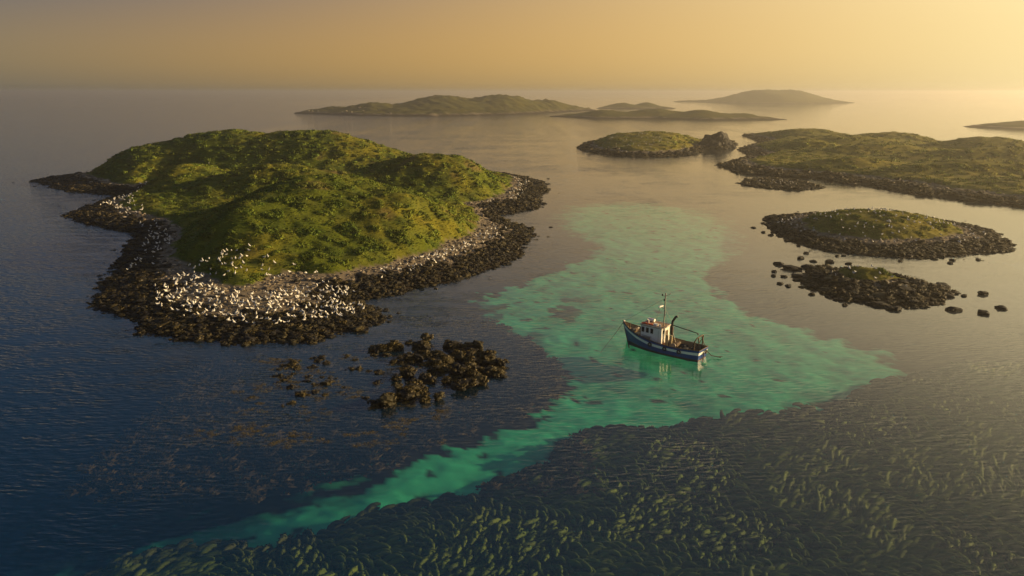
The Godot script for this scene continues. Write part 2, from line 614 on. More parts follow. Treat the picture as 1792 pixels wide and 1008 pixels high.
func sea() -> void:
	var xs := [-40000.0, -15000.0, -6000.0, -3000.0, -1800.0, -1100.0, -800.0, -600.0, -500.0]
	for k in range(-42, 43): xs.append(k * 10.0)
	xs.append_array([500.0, 600.0, 800.0, 1100.0, 1800.0, 3000.0, 6000.0, 15000.0, 40000.0])
	var zs := [6000.0, 1000.0, 300.0, 150.0]
	for k in range(8, -65, -1): zs.append(k * 10.0)
	zs.append_array([-700.0, -800.0, -950.0, -1100.0, -1300.0, -1600.0, -2000.0, -2600.0, -3500.0, -5000.0, -8000.0, -15000.0, -40000.0])
	var levels := 7
	var parts := []
	for k in levels: parts.append(MB.new())
	for a in xs.size() - 1:
		for b in zs.size() - 1:
			var x: float = (xs[a] + xs[a + 1]) * 0.5
			var z: float = (zs[b] + zs[b + 1]) * 0.5
			var side := x / (120.0 + maxf(0.0, -z) * 0.75)
			var calm := smoothstep(-0.45, 0.55, side + nz1.get_noise_2d(x * 1.5, z * 2.0) * 0.35)
			var lev := clampi(int(calm * levels), 0, levels - 1)
			var m: MB = parts[lev]
			m.quad(Vector3(xs[a], 0, zs[b]), Vector3(xs[a + 1], 0, zs[b]), Vector3(xs[a + 1], 0, zs[b + 1]), Vector3(xs[a], 0, zs[b + 1]), Vector3.UP)
	var am := ArrayMesh.new()
	var nt := ripples()
	for k in levels:
		var m: MB = parts[k]
		if m.v.is_empty(): continue
		var arr := []
		arr.resize(Mesh.ARRAY_MAX)
		arr[Mesh.ARRAY_VERTEX] = m.v
		arr[Mesh.ARRAY_NORMAL] = m.n
		arr[Mesh.ARRAY_INDEX] = m.i
		am.add_surface_from_arrays(Mesh.PRIMITIVE_TRIANGLES, arr)
		var t := k / float(levels - 1)
		var w := StandardMaterial3D.new()
		w.transparency = BaseMaterial3D.TRANSPARENCY_ALPHA
		w.albedo_color = lin(0.001, 0.032, 0.072, 0.27)
		w.roughness = lerpf(0.05, 0.03, t)
		w.metallic_specular = 0.5
		w.normal_enabled = true
		w.normal_texture = nt
		w.normal_scale = lerpf(0.26, 0.040, pow(t, 0.6))
		w.uv1_triplanar = true
		w.uv1_world_triplanar = true
		w.uv1_scale = Vector3(1.0 / RIP_X, 1.0, 1.0 / RIP_Z)
		am.surface_set_material(am.get_surface_count() - 1, w)
	var o := MeshInstance3D.new()
	o.mesh = am
	o.name = "sea"
	add_child(o)
	tag(o, "calm sea between the islands, ruffled blue on the open side", "", "", "structure")

const SAND := [-31.8,-52.5, -28.4,-54.1, -23.7,-55.3, -20,-55.7, -16.7,-57.8, -13,-59.2, -10.2,-61.1, -5.6,-62.6, -1.4,-65.2, -0.3,-67.5, 2.5,-68.6, 4.8,-73, 6.5,-75.1, 12.5,-78, 17.2,-78.7, 20.9,-79.5, 27,-81.1, 34.1,-82.2, 37.5,-83.9, 41.6,-87.1, 46.9,-90.9, 52.8,-96, 54.5,-101.8, 51,-109, 46.2,-114.7, 42.3,-122.8, 40.2,-132.7, 38.2,-145.6, 41.3,-155.6, 50.4,-173.3, 58.7,-195.3, 60.7,-223.2, 56.8,-244, 40.1,-257.2, 21.7,-249.1, 16.3,-225.4, 16.4,-203.8, 21.3,-191.3, 21.5,-180.1, 17.4,-167, 10.4,-158.4, 3.9,-145.6, -5,-136.8, -5.7,-128.9, -4.3,-118.5, -0.5,-113.8, 3.8,-106.8, 6.3,-99.4, 7.8,-92.9, 6.7,-87.1, 4.4,-82.7, 0.3,-78.7, -2.3,-75.8, -7.1,-73, -9.3,-71.1, -11,-66.9, -14.2,-65.8, -18.2,-64.1, -21,-62.6, -23.6,-60.6, -23.3,-58.3, -25.9,-57.4, -30.3,-58.3, -32.7,-55.7]
const KELP := [-34,-49, -31,-53.2, -28.4,-54.1, -23.7,-55.3, -20,-55.7, -16.7,-57.8, -13,-59.2, -10.2,-61.1, -5.6,-62.6, -1.4,-65.2, -0.3,-67.5, 2.5,-68.6, 4.8,-73, 6.5,-75.1, 12.5,-78, 17.2,-78.7, 20.9,-79.5, 27,-81.1, 34.1,-82.2, 37.5,-83.9, 41.6,-87.1, 46.9,-90.9, 56,-96, 80,-100, 95,-90, 80,-40, 40,-28, -20,-28]

func seabed() -> void:
	var lo := Vector2(-120, -275)
	var hi := Vector2(110, -24)
	var sf := Field.new(pairs(SAND), lo, hi, 1.6)
	var kf := Field.new(pairs(KELP), lo, hi, 2.0)
	var cell := 0.55
	var w := int((hi.x - lo.x) / cell) + 1
	var h := int((hi.y - lo.y) / cell) + 1
	var b := MB.new()
	b.v.resize(w * h)
	b.n.resize(w * h)
	b.c.resize(w * h)
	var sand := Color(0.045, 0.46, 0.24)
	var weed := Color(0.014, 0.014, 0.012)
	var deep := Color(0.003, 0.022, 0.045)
	for y in h:
		for x in w:
			var px := lo.x + x * cell
			var pz := lo.y + y * cell
			var k := y * w + x
			var s := sf.at(px, pz)
			var n1v := nz1.get_noise_2d(px * 14.0, pz * 14.0)
			var n2v := nz2.get_noise_2d(px * 45.0, pz * 45.0)
			s += n1v * 3.4 + n2v * 1.5 + nz2.get_noise_2d(px * 130.0, pz * 130.0) * 0.8
			var thin := smoothstep(-140.0, -240.0, pz) * 6.0 + smoothstep(30.0, 52.0, px) * 1.5   # sparse weed cover where the sand runs out
			var m := smoothstep(-0.25 - thin, 0.35 + thin, s)
			# the sand thins out towards the deep at the open side
			if s > -11.0 and px < -14.0 and pz > -74.0:
				m = maxf(m, smoothstep(0.06, 0.22, nz2.get_noise_2d(px * 9.0 + 40.0, pz * 20.0) + n2v * 0.12) * smoothstep(-11.0, -3.0, s) * 0.75)
			# weed patches on the sand
			if m > 0.0:
				var patch := smoothstep(0.20, 0.30, nz1.get_noise_2d(px * 11.0 + 300.0, pz * 11.0) + n2v * 0.14)
				var where := smoothstep(18.0, 4.0, Vector2(px - 4.0, (pz + 127.0) * 0.7).length()) + smoothstep(6.0, 1.0, s) * 0.35 * smoothstep(-70.0, -60.0, pz)
				m *= 1.0 - patch * clampf(where, 0.0, 1.0) * 0.92
				m *= 1.0 - 0.9 * smoothstep(0.56, 0.60, nz2.get_noise_2d(px * 22.0, pz * 22.0 + 60.0))
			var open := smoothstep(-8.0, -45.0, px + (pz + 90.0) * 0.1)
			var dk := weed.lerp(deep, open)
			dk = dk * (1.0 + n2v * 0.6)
			var sc := sand * (1.0 + n1v * 0.16 + n2v * 0.16 + nz2.get_noise_2d(px * 26.0, pz * 70.0) * 0.18)
			sc = sc.lerp(Color(0.036, 0.21, 0.12), smoothstep(0.1, 0.5, nz1.get_noise_2d(px * 7.0 + 800.0, pz * 7.0)) * 0.5)
			b.v[k] = Vector3(px, -2.2 - open * 6.0 + n1v * 0.25 + n2v * 0.08, pz)
			b.n[k] = Vector3.UP
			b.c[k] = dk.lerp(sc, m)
	for y in range(1, h - 1):
		for x in range(1, w - 1):
			var k := y * w + x
			b.n[k] = Vector3(b.v[k - 1].y - b.v[k + 1].y, 2.0 * cell, b.v[k - w].y - b.v[k + w].y).normalized()
	for y in h - 1:
		for x in w - 1:
			var k := y * w + x
			b.i.append_array([k, k + 1, k + w + 1, k, k + w + 1, k + w])
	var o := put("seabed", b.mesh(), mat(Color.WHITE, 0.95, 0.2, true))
	tag(o, "pale sand channel and dark weed beds under the water", "", "", "structure")
	# the deep floor beyond
	var f := MB.new()
	f.quad(Vector3(-40000, -9.5, 6000), Vector3(40000, -9.5, 6000), Vector3(40000, -9.5, -40000), Vector3(-40000, -9.5, -40000), Vector3.UP)
	var df := put("seabed", f.mesh(), mat(lin(0.003, 0.022, 0.045), 0.95, 0.2))
	tag(df, "deep dark sea floor", "", "", "structure")
	# kelp forest
	var pm := mat(Color.WHITE, 0.7, 0.3, true)
	var places := [[], [], []]
	var tints := [[], [], []]
	var z := -30.0
	while z > -100.0:
		var step := 0.40 + maxf(0.0, -z - 50.0) * 0.004
		var x := -36.0
		while x < 92.0:
			var px := x + rng.randf_range(-0.4, 0.4) * step * 1.6
			var pz := z + rng.randf_range(-0.4, 0.4) * step * 1.6
			x += step
			if absf(px) > -pz * 1.2 + 10.0: continue
			var e := kf.at(px, pz) + nz1.get_noise_2d(px * 20.0, pz * 20.0) * 1.6
			if e < 0.0: continue
			var fl := nz1.get_noise_2d(px * 5.0 + 50.0, pz * 5.0) * 3.2 - 0.5 + rng.randf_range(-0.5, 0.5)
			var s := rng.randf_range(1.0, 1.9)
			var ht := smoothstep(0.0, 5.0, e)
			var g := nz2.get_noise_2d(px * 8.0, pz * 8.0) * 0.5 + 0.5
			var cc := Color(0.052, 0.092, 0.011).lerp(Color(0.095, 0.130, 0.015), g) * rng.randf_range(0.7, 1.3)
			cc = cc.lerp(Color(0.020, 0.020, 0.012), (1.0 - ht) * 0.7)
			var k := rng.randi() % 3
			places[k].append(turn(fl, Vector3(s, s * rng.randf_range(0.8, 1.2), s), Vector3(px, -1.95 + 0.4 * ht + nz2.get_noise_2d(px * 12.0, pz * 12.0) * 0.25, pz), rng.randf_range(-0.3, 0.3)))
			tints[k].append(cc)
		z -= step
	for k in 3:
		scatter("kelp_forest", plume(40 + k), pm, places[k], tints[k], "dense dark green kelp plumes under the water in the foreground", "kelp")
	# brown weed on the shallow shelf round the reef
	var wc := leaf_clump(34, 77, 0.30, 0.5)
	var wp := []
	var wt := []
	for k in 5200:
		var px := rng.randf_range(-42.0, 8.0)
		var pz := rng.randf_range(-118.0, -62.0)
		if sf.at(px, pz) > -1.0 or absf(px) > -pz * 0.66: continue
		var s := rng.randf_range(0.6, 1.7)
		wp.append(turn(rng.randf() * TAU, Vector3(s, s * 0.6, s), Vector3(px, rng.randf_range(-1.9, -0.5), pz)))
		wt.append(Color(0.035, 0.026, 0.010) * rng.randf_range(0.5, 1.7))
	scatter("seaweed", wc, mat(Color.WHITE, 0.7, 0.3, true), wp, wt, "brown seaweed growing on the dark shelf round the reef", "seaweed")

func land() -> void:
	var gm := mat(Color.WHITE, 0.95, 0.2, true)
	var a := isle("main", [-183.1,-294, -160.4,-271.5, -141.3,-262.2, -135.5,-268.3, -135.1,-252.1, -133.1,-236.4, -130.8,-219.2, -120.4,-206.2, -112.6,-200.7, -104.2,-193.8, -96.1,-189.7, -90.3,-173.4, -84.7,-160.2, -81.3,-150.3, -76.8,-137.4, -73.6,-128.8, -69.2,-121.4, -63.8,-115.8, -57.4,-111.5, -54.5,-106.4, -48.3,-104, -43.6,-103.2, -39,-102.2, -33.7,-102.2, -28.3,-103, -26.9,-105.6, -22.8,-107.2, -20.5,-111.2, -21.6,-119.4, -25.4,-123.6, -25.1,-126.5, -20,-129.6, -15.4,-134.4, -10.6,-140.1, -4.7,-149.2, 1.8,-162.5, 3.3,-176.9, 6.1,-184.9, 4.8,-195.5, 0.9,-202.5, -4.7,-217.1, 4.7,-226.9, 10.5,-241.4, 8.2,-250.7, 13.8,-279.7, 12.2,-297.8, 7.6,-311.8, -3.2,-327.2, -30,-348, -70,-362, -110,-368, -150,-354, -182,-330, -196,-308],
		[-176.9,-313.2, -155.5,-288.3, -137.3,-270.3, -136.1,-282.7, -129.5,-286.4, -125,-250, -122,-231.1, -104.1,-208.5, -93.3,-198.7, -82.3,-184.8, -73.6,-161.9, -69.2,-149, -60.3,-139.9, -50.8,-127.6, -46.1,-125.6, -44.3,-134.3, -40.1,-136.1, -34.5,-135.2, -30,-138.9, -22.5,-147.4, -16.6,-157.6, -10.2,-174, -7.9,-187.2, -9.5,-205.5, -14.5,-226.2, -5.1,-240.2, -0.6,-268.7, -0.7,-298.2, -8,-318, -40,-337, -75,-350, -110,-355, -148,-344, -172,-325],
		2.2, 2.2, 15.0, [[-120, -318, 16.0, 40, 28], [-80, -312, 16.0, 40, 26], [-152, -305, 9.0, 20, 22], [-28, -257, 11.5, 30, 19], [-47, -186, 12.0, 24, 31], [-26, -178, 8.0, 16, 22], [-76, -246, 9.0, 28, 14], [-118, -264, 8.0, 24, 18], [-57, -162, 7.5, 14, 18]], 1.5, 0.46)
	terrain(a, 0.9, gm, "large humped green island with a dark rocky shore")
	var g := isle("right", [189.8,-628.6, 177.7,-542.6, 140.8,-472.3, 133,-421.6, 101.8,-371.5, 100.8,-331.9, 112.7,-320.4, 127,-311.8, 136.1,-284.9, 143.9,-260.7, 151.5,-246.6, 160.5,-233.9, 215,-200, 300,-230, 322,-320, 306,-410, 288,-500, 252,-590, 222,-640],
		[196,-622, 190,-545, 152,-478, 146,-420, 115,-372, 116,-342, 128,-326, 141,-314, 150,-290, 158,-264, 166,-246, 222,-212, 288,-242, 308,-320, 293,-408, 275,-495, 240,-580, 214,-622],
		4.0, 2.0, 16.0, [[222, -570, 5.2, 36, 34], [250, -500, 6.2, 40, 26], [205, -470, 6.0, 40, 14], [262, -420, 8.0, 36, 17], [195, -405, 5.5, 34, 12], [150, -335, 4.0, 24, 9], [235, -365, 6.5, 50, 11], [270, -320, 8.0, 34, 16], [190, -310, 5.0, 36, 9], [215, -270, 5.0, 34, 10], [265, -262, 5.0, 24, 12], [172, -440, 5.0, 20, 12]], 2.2, 0.35)
	terrain(g, 2.0, gm, "broad low grassy island at the right edge", 1)
	var f := isle("knob", [42,-481.9, 45.7,-454.1, 56.7,-433.3, 67.3,-417.9, 79.9,-417.9, 96.6,-429.3, 112.3,-449.8, 120.2,-472.3, 129.8,-472.3, 152,-513.3, 155,-545, 130,-570, 80,-570, 50,-530],
		[52,-482, 56,-455, 66,-436, 80,-430, 93,-440, 106,-458, 114,-482, 128,-500, 125,-545, 85,-555, 58,-520],
		3.0, 2.0, 14.0, [[88, -490, 7.0, 40, 38], [60, -480, 4.0, 20, 26]], 2.0, 0.5)
	terrain(f, 1.8, gm, "small bird island ending in a bare rock knob", 1)
	var ii := isle("birds", [73.2,-214.1, 67.4,-193.8, 68.9,-172.7, 72.4,-166.8, 78.9,-162.5, 88.6,-157.9, 99.7,-162.5, 112.6,-166.8, 116.7,-172.7, 124.5,-191.3, 123.7,-198, 121.3,-207.2, 109.2,-214.1, 93.7,-220.3, 81.4,-218.2],
		[76.4,-197, 74.9,-184.3, 79.1,-176, 86.8,-171.5, 99.6,-172.9, 109.7,-178.7, 112.8,-188.5, 106,-202, 92,-208, 81,-206],
		1.5, 1.7, 9.0, [[93, -189, 2.9, 18, 15]], 1.3, 0.25)
	terrain(ii, 0.8, gm, "small oval islet with a grassy cap and a wide skirt of dark rock", 1)
	var j := isle("skerry", [62.1,-150.3, 56.4,-139.6, 53.4,-134, 56.2,-131.1, 57.4,-126.5, 59.4,-124.3, 64.6,-122.8, 68.5,-121.1, 73.7,-123.6, 78.7,-130.3, 79.2,-135.3, 72.8,-139.6, 67.3,-147.2],
		[62,-139.6, 62.4,-135, 67.6,-132.6, 71.7,-134.3, 70.3,-138.2, 65,-141],
		1.0, 1.5, 5.0, [[67, -136, 0.7, 5, 4]], 1.6, 0.1)
	terrain(j, 0.6, gm, "low rocky skerry with one green patch of turf", 1)
	var hh := isle("reef", [89.6,-294, 97.3,-309.7, 110.4,-313.9, 115.4,-301.6, 117.2,-283.1, 105.4,-274.7, 96.1,-278], [], 1.5, 1.0, 5.0, [], 1.6, 0.1)
	hh.gl = 1.2
	terrain(hh, 1.0, gm, "flat dark skerry off the tip of the broad island", 1)
	var b := isle("far", [-353.5,-1250, -215.4,-1132.9, -120.1,-1107, 3.5,-1188.6, 163.4,-1479, 100,-1600, -100,-1560, -280,-1450, -370,-1330],
		[-345,-1262, -213,-1147, -119,-1121, -3,-1202, 150,-1480, 90,-1585, -95,-1545, -270,-1440, -355,-1330],
		10.0, 3.0, 60.0, [[-225, -1260, 13, 50, 60], [-120, -1310, 24, 75, 90], [-20, -1350, 25, 80, 90], [70, -1420, 17, 60, 80], [-300, -1280, 7, 35, 60]], 5.0, 2.2)
	terrain(b, 6.0, gm, "long hilly island far off across the water", 2)
	var c := isle("low1", [179.7,-1627.8, 261.4,-1590, 348.5,-1627.8, 330,-1750, 200,-1750], [188,-1636, 261,-1602, 338,-1636, 322,-1735, 206,-1735], 10.0, 2.0, 30.0, [[240, -1680, 8, 30, 40], [295, -1690, 9, 25, 40], [205, -1690, 4, 20, 30]], 4.0, 0.8)
	terrain(c, 6.0, gm, "low hazy islet behind the long low island", 2)
	var d := isle("low2", [50.2,-1107, 108.5,-1013.9, 191.5,-1013.9, 251.1,-960, 353.9,-985, 330,-1080, 200,-1150, 90,-1170], [66,-1107, 114,-1028, 190,-1026, 250,-973, 338,-995, 318,-1065, 198,-1135, 100,-1150], 8.0, 2.0, 25.0, [[130, -1080, 7, 35, 40], [200, -1075, 8.5, 45, 40], [255, -1040, 8, 30, 40], [310, -1030, 4, 35, 30]], 4.0, 0.8)
	terrain(d, 5.0, gm, "long low island in the middle distance", 2)
	var e := isle("hump", [560,-2719, 641.2,-2600, 696.1,-2329.4, 828.9,-2223.1, 1092.7,-2446.3, 1000,-2700, 800,-2800, 650,-2790], [575,-2719, 655,-2600, 706,-2352, 830,-2245, 1070,-2450, 985,-2680, 800,-2780, 660,-2770], 20.0, 3.0, 90.0, [[800, -2480, 36, 110, 160], [900, -2500, 34, 90, 160], [720, -2540, 18, 70, 120], [990, -2520, 16, 80, 100]], 6.0, 2.0)
	terrain(e, 12.0, gm, "smooth hump of an island on the horizon", 2)
	var kk := isle("spit", [460.4,-782.9, 476,-730, 560,-690, 640,-720, 600,-830, 500,-830], [472,-783, 484,-742, 560,-705, 625,-728, 592,-815, 505,-815], 8.0, 1.5, 20.0, [[540, -770, 5, 50, 30]], 3.0, 0.4)
	terrain(kk, 4.0, gm, "far low spit at the right edge", 2)

const MAIN_SHRUB := 0.62

func vegetation() -> void:
	var lm := mat(Color.WHITE, 0.85, 0.25, true)
	lm.backlight_enabled = true
	lm.backlight = Color(0.30, 0.30, 0.16)
	var shapes := [leaf_clump(90, 5, 0.17, 0.5), leaf_clump(90, 6, 0.15, 0.6), leaf_clump(80, 7, 0.21, 0.45)]
	for spec in [["main", 0.50, 0.0040, 0, "leafy green shrubs and tussock grass covering the large humped island"], ["right", 1.15, 0.0020, 1, "olive tussock grass covering the broad low island"], ["birds", 0.62, 0.0, 1, "grass on the cap of the oval bird islet"], ["knob", 1.9, 0.0, 1, "grass on the small island with the rock knob"], ["skerry", 0.5, 0.0, 0, "bright green turf on the rocky skerry"]]:
		var q: Isle = islands[spec[0]]
		var places := [[], [], []]
		var tints := [[], [], []]
		var z := q.hi.y
		while z > q.lo.y:
			var step: float = spec[1] + maxf(0.0, -z - 130.0) * float(spec[2])
			z -= step
			var x := q.lo.x
			while x < q.hi.x:
				x += step
				var px := x + rng.randf_range(-0.5, 0.5) * step
				var pz := z + rng.randf_range(-0.5, 0.5) * step
				if px > -pz * 0.82 + 15.0 : continue
				if q.e.at(px, pz) < -3.0: continue
				var gr := q.green(px, pz)
				if gr < 0.15: continue
				var bush := smoothstep(0.05, 0.35, nz2.get_noise_2d(px * 19.0 + 31.0, pz * 19.0))
				var s := step * rng.randf_range(1.0, 1.5) * (0.82 + 1.0 * bush) * (0.5 + 0.5 * minf(gr / 3.0, 1.0))
				var c := green_tone(px, pz, spec[3])
				c = c.lerp(Color(0.040, 0.062, 0.010), bush * 0.65)
				var j := rng.randf_range(0.7, 1.35) * (2.3 if spec[3] == 0 else 2.9)
				c = Color(c.r * j * rng.randf_range(0.9, 1.12), c.g * j, c.b * j)
				var k := rng.randi() % 3
				places[k].append(turn(rng.randf() * TAU, Vector3(s, s * rng.randf_range(0.5, 0.85) * (0.75 + 0.6 * bush) * clampf(1.25 - step * 0.35, 0.4, 1.0), s), Vector3(px, q.height(px, pz) - 0.16 * s, pz)))
				tints[k].append(c)
		for k in 3:
			scatter("undergrowth", shapes[k], lm, places[k], tints[k], spec[4], "undergrowth")

# ------------------------------------------------------------------ stones
func boulder_label(r: Array, whose: String) -> String:
	var size: String = "huge" if r[2] > 1.9 else "large" if r[2] > 1.35 else "middling" if r[2] > 1.0 else "small"
	var tone: String = ["black", "dark brown", "olive weedy", "grey-black", "golden weedy", "tan", "brown", "pale", "dull brown"][r[3]]
	var row: String = "awash off" if r[5] < 0.0 else "at the waterline" if r[5] < 1.8 else "low on the shore" if r[5] < 5.0 else "high on the shore"
	var p: Vector3 = r[1]
	var side := "left end" if whose.contains("large") and p.x < -56.0 else "near point" if whose.contains("large") and p.x < -40.0 and p.z > -125.0 else "reef side" if whose.contains("large") and p.x < -18.0 else "right side"
	if whose.contains("oval"): side = "left end" if p.x < 84.0 else "near side" if p.x < 102.0 else "right end"
	if whose.contains("skerry"): side = "left end" if p.x < 61.0 else "middle" if p.x < 70.0 else "right end"
	return "%s %s boulder %s, %s %s" % [size, tone, row, side, whose]

const AWASH := [[64.1, -196.4, 1.1], [68.8, -203.3, 1.1], [68.1, -196.4, 1.1], [64.4, -189.6, 1.1], [65.2, -185.9, 1.1], [66.4, -178.3, 1.1], [67.1, -172.4, 1.1], [62.6, -158.9, 1.6], [65.6, -164.1, 1.1], [64.2, -155.7, 1.1], [67.3, -155.1, 1.9], [71.4, -161.2, 1.1], [73.2, -161.7, 1.1], [70.4, -153.4, 1.1], [55.9, -152.7, 1.9], [52.6, -146.4, 1.1], [51.2, -142.8, 1.1], [53.1, -142.1, 1.1], [55.8, -142.1, 2.6], [51.2, -134.6, 1.1], [50.3, -136.6, 1.1], [53.4, -129.0, 1.1], [57.4, -128.5, 1.1], [56.8, -125.3, 1.1], [56.3, -122.1, 1.1], [60.5, -122.6, 1.1], [62.1, -122.1, 2.6], [62.8, -119.6, 1.7], [63.9, -119.8, 1.7], [67.5, -121.2, 1.1], [76.7, -127.7, 1.7], [79.2, -129.6, 1.1], [79.4, -134.3, 3.2], [84.2, -129.5, 1.8], [72.8, -119.0, 1.9], [81.5, -120.2, 1.6], [76.8, -117.3, 2.0], [79.9, -128.0, 1.1], [94.4, -156.9, 1.1], [90.8, -158.0, 1.1], [100.1, -157.4, 1.1], [82.8, -156.1, 1.1], [92.2, -154.2, 1.1], [57.3, -148.8, 3.2], [60.5, -150.2, 2.4]]

func rocks() -> void:
	var rt := noise_tex(0.02, 512, 4, false, 8.0, 91)
	var gr := Gradient.new()
	gr.set_color(0, lin(0.45, 0.42, 0.36))
	gr.set_color(1, lin(1.0, 1.0, 1.0))
	rt.color_ramp = gr
	var rn := noise_tex(0.03, 512, 4, true, 6.0, 92)
	var dark_tones := [Color(0.006, 0.005, 0.004), Color(0.010, 0.009, 0.005), Color(0.026, 0.022, 0.007), Color(0.009, 0.008, 0.007), Color(0.042, 0.033, 0.009)]
	var pale_tones := [Color(0.25, 0.21, 0.16), Color(0.18, 0.15, 0.11), Color(0.32, 0.28, 0.23), Color(0.14, 0.115, 0.085)]
	var mats := []
	for t: Color in dark_tones + pale_tones:
		var m := mat(t.linear_to_srgb(), 0.75, 0.35)
		m.albedo_texture = rt
		m.normal_enabled = true
		m.normal_texture = rn
		m.normal_scale = 0.8
		m.uv1_triplanar = true
		m.uv1_scale = Vector3(0.8, 0.8, 0.8)
		mats.append(m)
	var sm := mat(Color.WHITE, 0.75, 0.35, true)
	sm.albedo_texture = rt
	sm.uv1_triplanar = true
	sm.uv1_world_triplanar = true
	sm.uv1_scale = Vector3(0.5, 0.5, 0.5)
	var big := []
	var small := []
	for k in 5:
		big.append(stone(2, 100 + k, 0.34, 0.16, 0.72, false))
		small.append(stone(1, 200 + k, 0.36, 0.10, 0.68, false))
	var wrack := leaf_clump(40, 301, 0.26, 0.45)
	var wm := mat(Color.WHITE, 0.6, 0.4, true)
	var wp := []
	var wt := []
	for spec in [["main", 0.85, 0.0030, 300, "boulder", "of the large island", "boulders along the shore of the large island"],
			["birds", 0.95, 0.0, 60, "shore_boulder", "of the oval bird islet", "boulders round the oval bird islet"],
			["skerry", 1.15, 0.0, 90, "skerry_boulder", "of the low turf-patched skerry", "boulders of the low skerry"],
			["reef", 1.5, 0.0, 0, "", "", ""], ["knob", 2.6, 0.0, 0, "", "", ""], ["right", 2.4, 0.0, 0, "", "", ""]]:
		var q: Isle = islands[spec[0]]
		var all := []
		var z := q.hi.y
		while z > q.lo.y:
			var step: float = spec[1] + maxf(0.0, -z - 105.0) * float(spec[2])
			z -= step * 0.85
			var x := q.lo.x
			while x < q.hi.x:
				x += step * 0.85
				var px := x + rng.randf_range(-0.5, 0.5) * step
				var pz := z + rng.randf_range(-0.5, 0.5) * step
				if px > -pz * 0.80 + 10.0 or q.s.at(px, pz) < -9.0: continue
				var cs := q.coast(px, pz)
				if cs < -0.9:
					if rng.randf() > 0.030 * exp(cs * 0.35): continue
				var g := q.green(px, pz)
				if g > -0.2: continue
				var t := cs / maxf(cs - g, 0.01) + nz2.get_noise_2d(px * 20.0, pz * 20.0) * 0.25
				var pale: bool = t > pale_from(px, pz) + 0.08 and q.e != null
				if spec[0] == "skerry": pale = pale and rng.randf() < 0.3
				var s := step * rng.randf_range(0.55, 1.25) * (0.55 if pale else 1.0)
				s *= clampf(pow(rng.randf() + 0.02, -0.28), 1.0, 2.6) * 0.8
				if cs < 0.0: s = minf(s, 1.3)
				var y := maxf(q.height(px, pz), -0.25) + s * 0.06
				var tone: int = (5 + rng.randi() % 4) if pale else rng.randi() % 5
				all.append([s / Vector3(px, CAM_H - y, pz).length(), Vector3(px, y, pz), s, tone, pale, cs])
		all.sort_custom(func(a, b): return a[0] > b[0])
		var places := [[], [], [], [], []]
		var tints := [[], [], [], [], []]
		for k in all.size():
			var r: Array = all[k]
			var s: float = r[2]
			var tf := turn(rng.randf() * TAU, Vector3(s * rng.randf_range(0.9, 1.5), minf(s, 1.4) * rng.randf_range(0.5, 0.9), s * rng.randf_range(0.9, 1.3)), r[1], rng.randf_range(-0.3, 0.3))
			if k < spec[3]:
				var o := put(spec[4], big[k % 5], mats[r[3]])
				o.transform = tf
				tag(o, boulder_label(r, spec[5]), "boulder", spec[6])
			else:
				var b := rng.randi() % 5
				places[b].append(tf)
				tints[b].append((dark_tones + pale_tones)[r[3]] * rng.randf_range(0.75, 1.25))
			if not r[4] and r[0] > 0.0045:
				for w in 2:
					wp.append(turn(rng.randf() * TAU, Vector3.ONE * s * rng.randf_range(0.25, 0.5), r[1] + Vector3(rng.randf_range(-0.3, 0.3) * s, s * 0.12, rng.randf_range(-0.3, 0.3) * s)))
					wt.append(Color(0.044, 0.033, 0.008) * rng.randf_range(0.2, 1.7))
		for b in 5:
			scatter("rubble", small[b], sm, places[b], tints[b], "jumbled stones along the shore", "rubble")
	# the half-drowned reef in front of the large island: separate weedy rocks
	var reef := pairs([-15.0,-80.5, -11.5,-79.3, -7.2,-82.6, -1.2,-90.0, -1.8,-95, -2.9,-98.8, -8,-101, -11.3,-103.7, -16.1,-102.4, -20.7,-98.6, -20,-95, -15,-93, -14.5,-88, -14.5,-84])
	var count := 0
	var tries := 0
	while count < 210 and tries < 6000:
		tries += 1
		var p := Vector2(rng.randf_range(-31, 0), rng.randf_range(-105, -78))
		var inside := Geometry2D.is_point_in_polygon(p, reef)
		if not inside:
			if p.x > -13.0 or p.y < -98.0 or p.y > -79.5 or rng.randf() > 0.24: continue
		var holes := nz1.get_noise_2d(p.x * 22.0, p.y * 22.0)
		if inside and holes < -0.06: continue
		var s := rng.randf_range(0.8, 2.0) if inside else rng.randf_range(0.7, 1.5)
		var y := (rng.randf_range(-0.25, 0.35) + holes * 0.9) if inside else rng.randf_range(-0.3, -0.05)
		var o := put("reef_rock", big[count % 5], mats[rng.randi() % 5])
		var wide := rng.randf_range(0.8, 1.5)
		o.transform = turn(rng.randf() * TAU, Vector3(s * wide, s * rng.randf_range(0.65, 1.0), s), Vector3(p.x, y, p.y), rng.randf_range(-0.6, 0.6))
		var part := "%s part of the drowned reef, %s" % ["near" if p.y > -88.0 else "middle" if p.y > -95.0 else "far", "left side" if p.x < -13.0 else "right side" if p.x < -5.0 else "right tip"]
		tag(o, "%s%s rock draped with golden wrack, %s" % ["tall " if y > 0.4 else "low ", "broad" if s * wide > 2.2 else "narrow" if s * wide < 1.4 else "blocky", part] if inside else "%s weedy rock awash left of the drowned reef, %s" % ["flat" if y < -0.2 else "rounded", "near the sand" if p.y > -86.0 else "near the large island" if p.y < -92.0 else "amid floating wrack"], "rock", "rocks of the drowned reef" if inside else "rocks awash beside the reef")
		count += 1
		for w in (12 if inside else 6):
			var d := Vector3(rng.randfn(), absf(rng.randfn()) * 0.8 + 0.2, rng.randfn()).normalized()
			wp.append(turn(rng.randf() * TAU, Vector3.ONE * s * rng.randf_range(0.14, 0.30), Vector3(p.x, y, p.y) + d * Vector3(s * 0.48, s * 0.30, s * 0.48)))
			wt.append(Color(0.068, 0.050, 0.010) * rng.randf_range(0.25, 1.7))
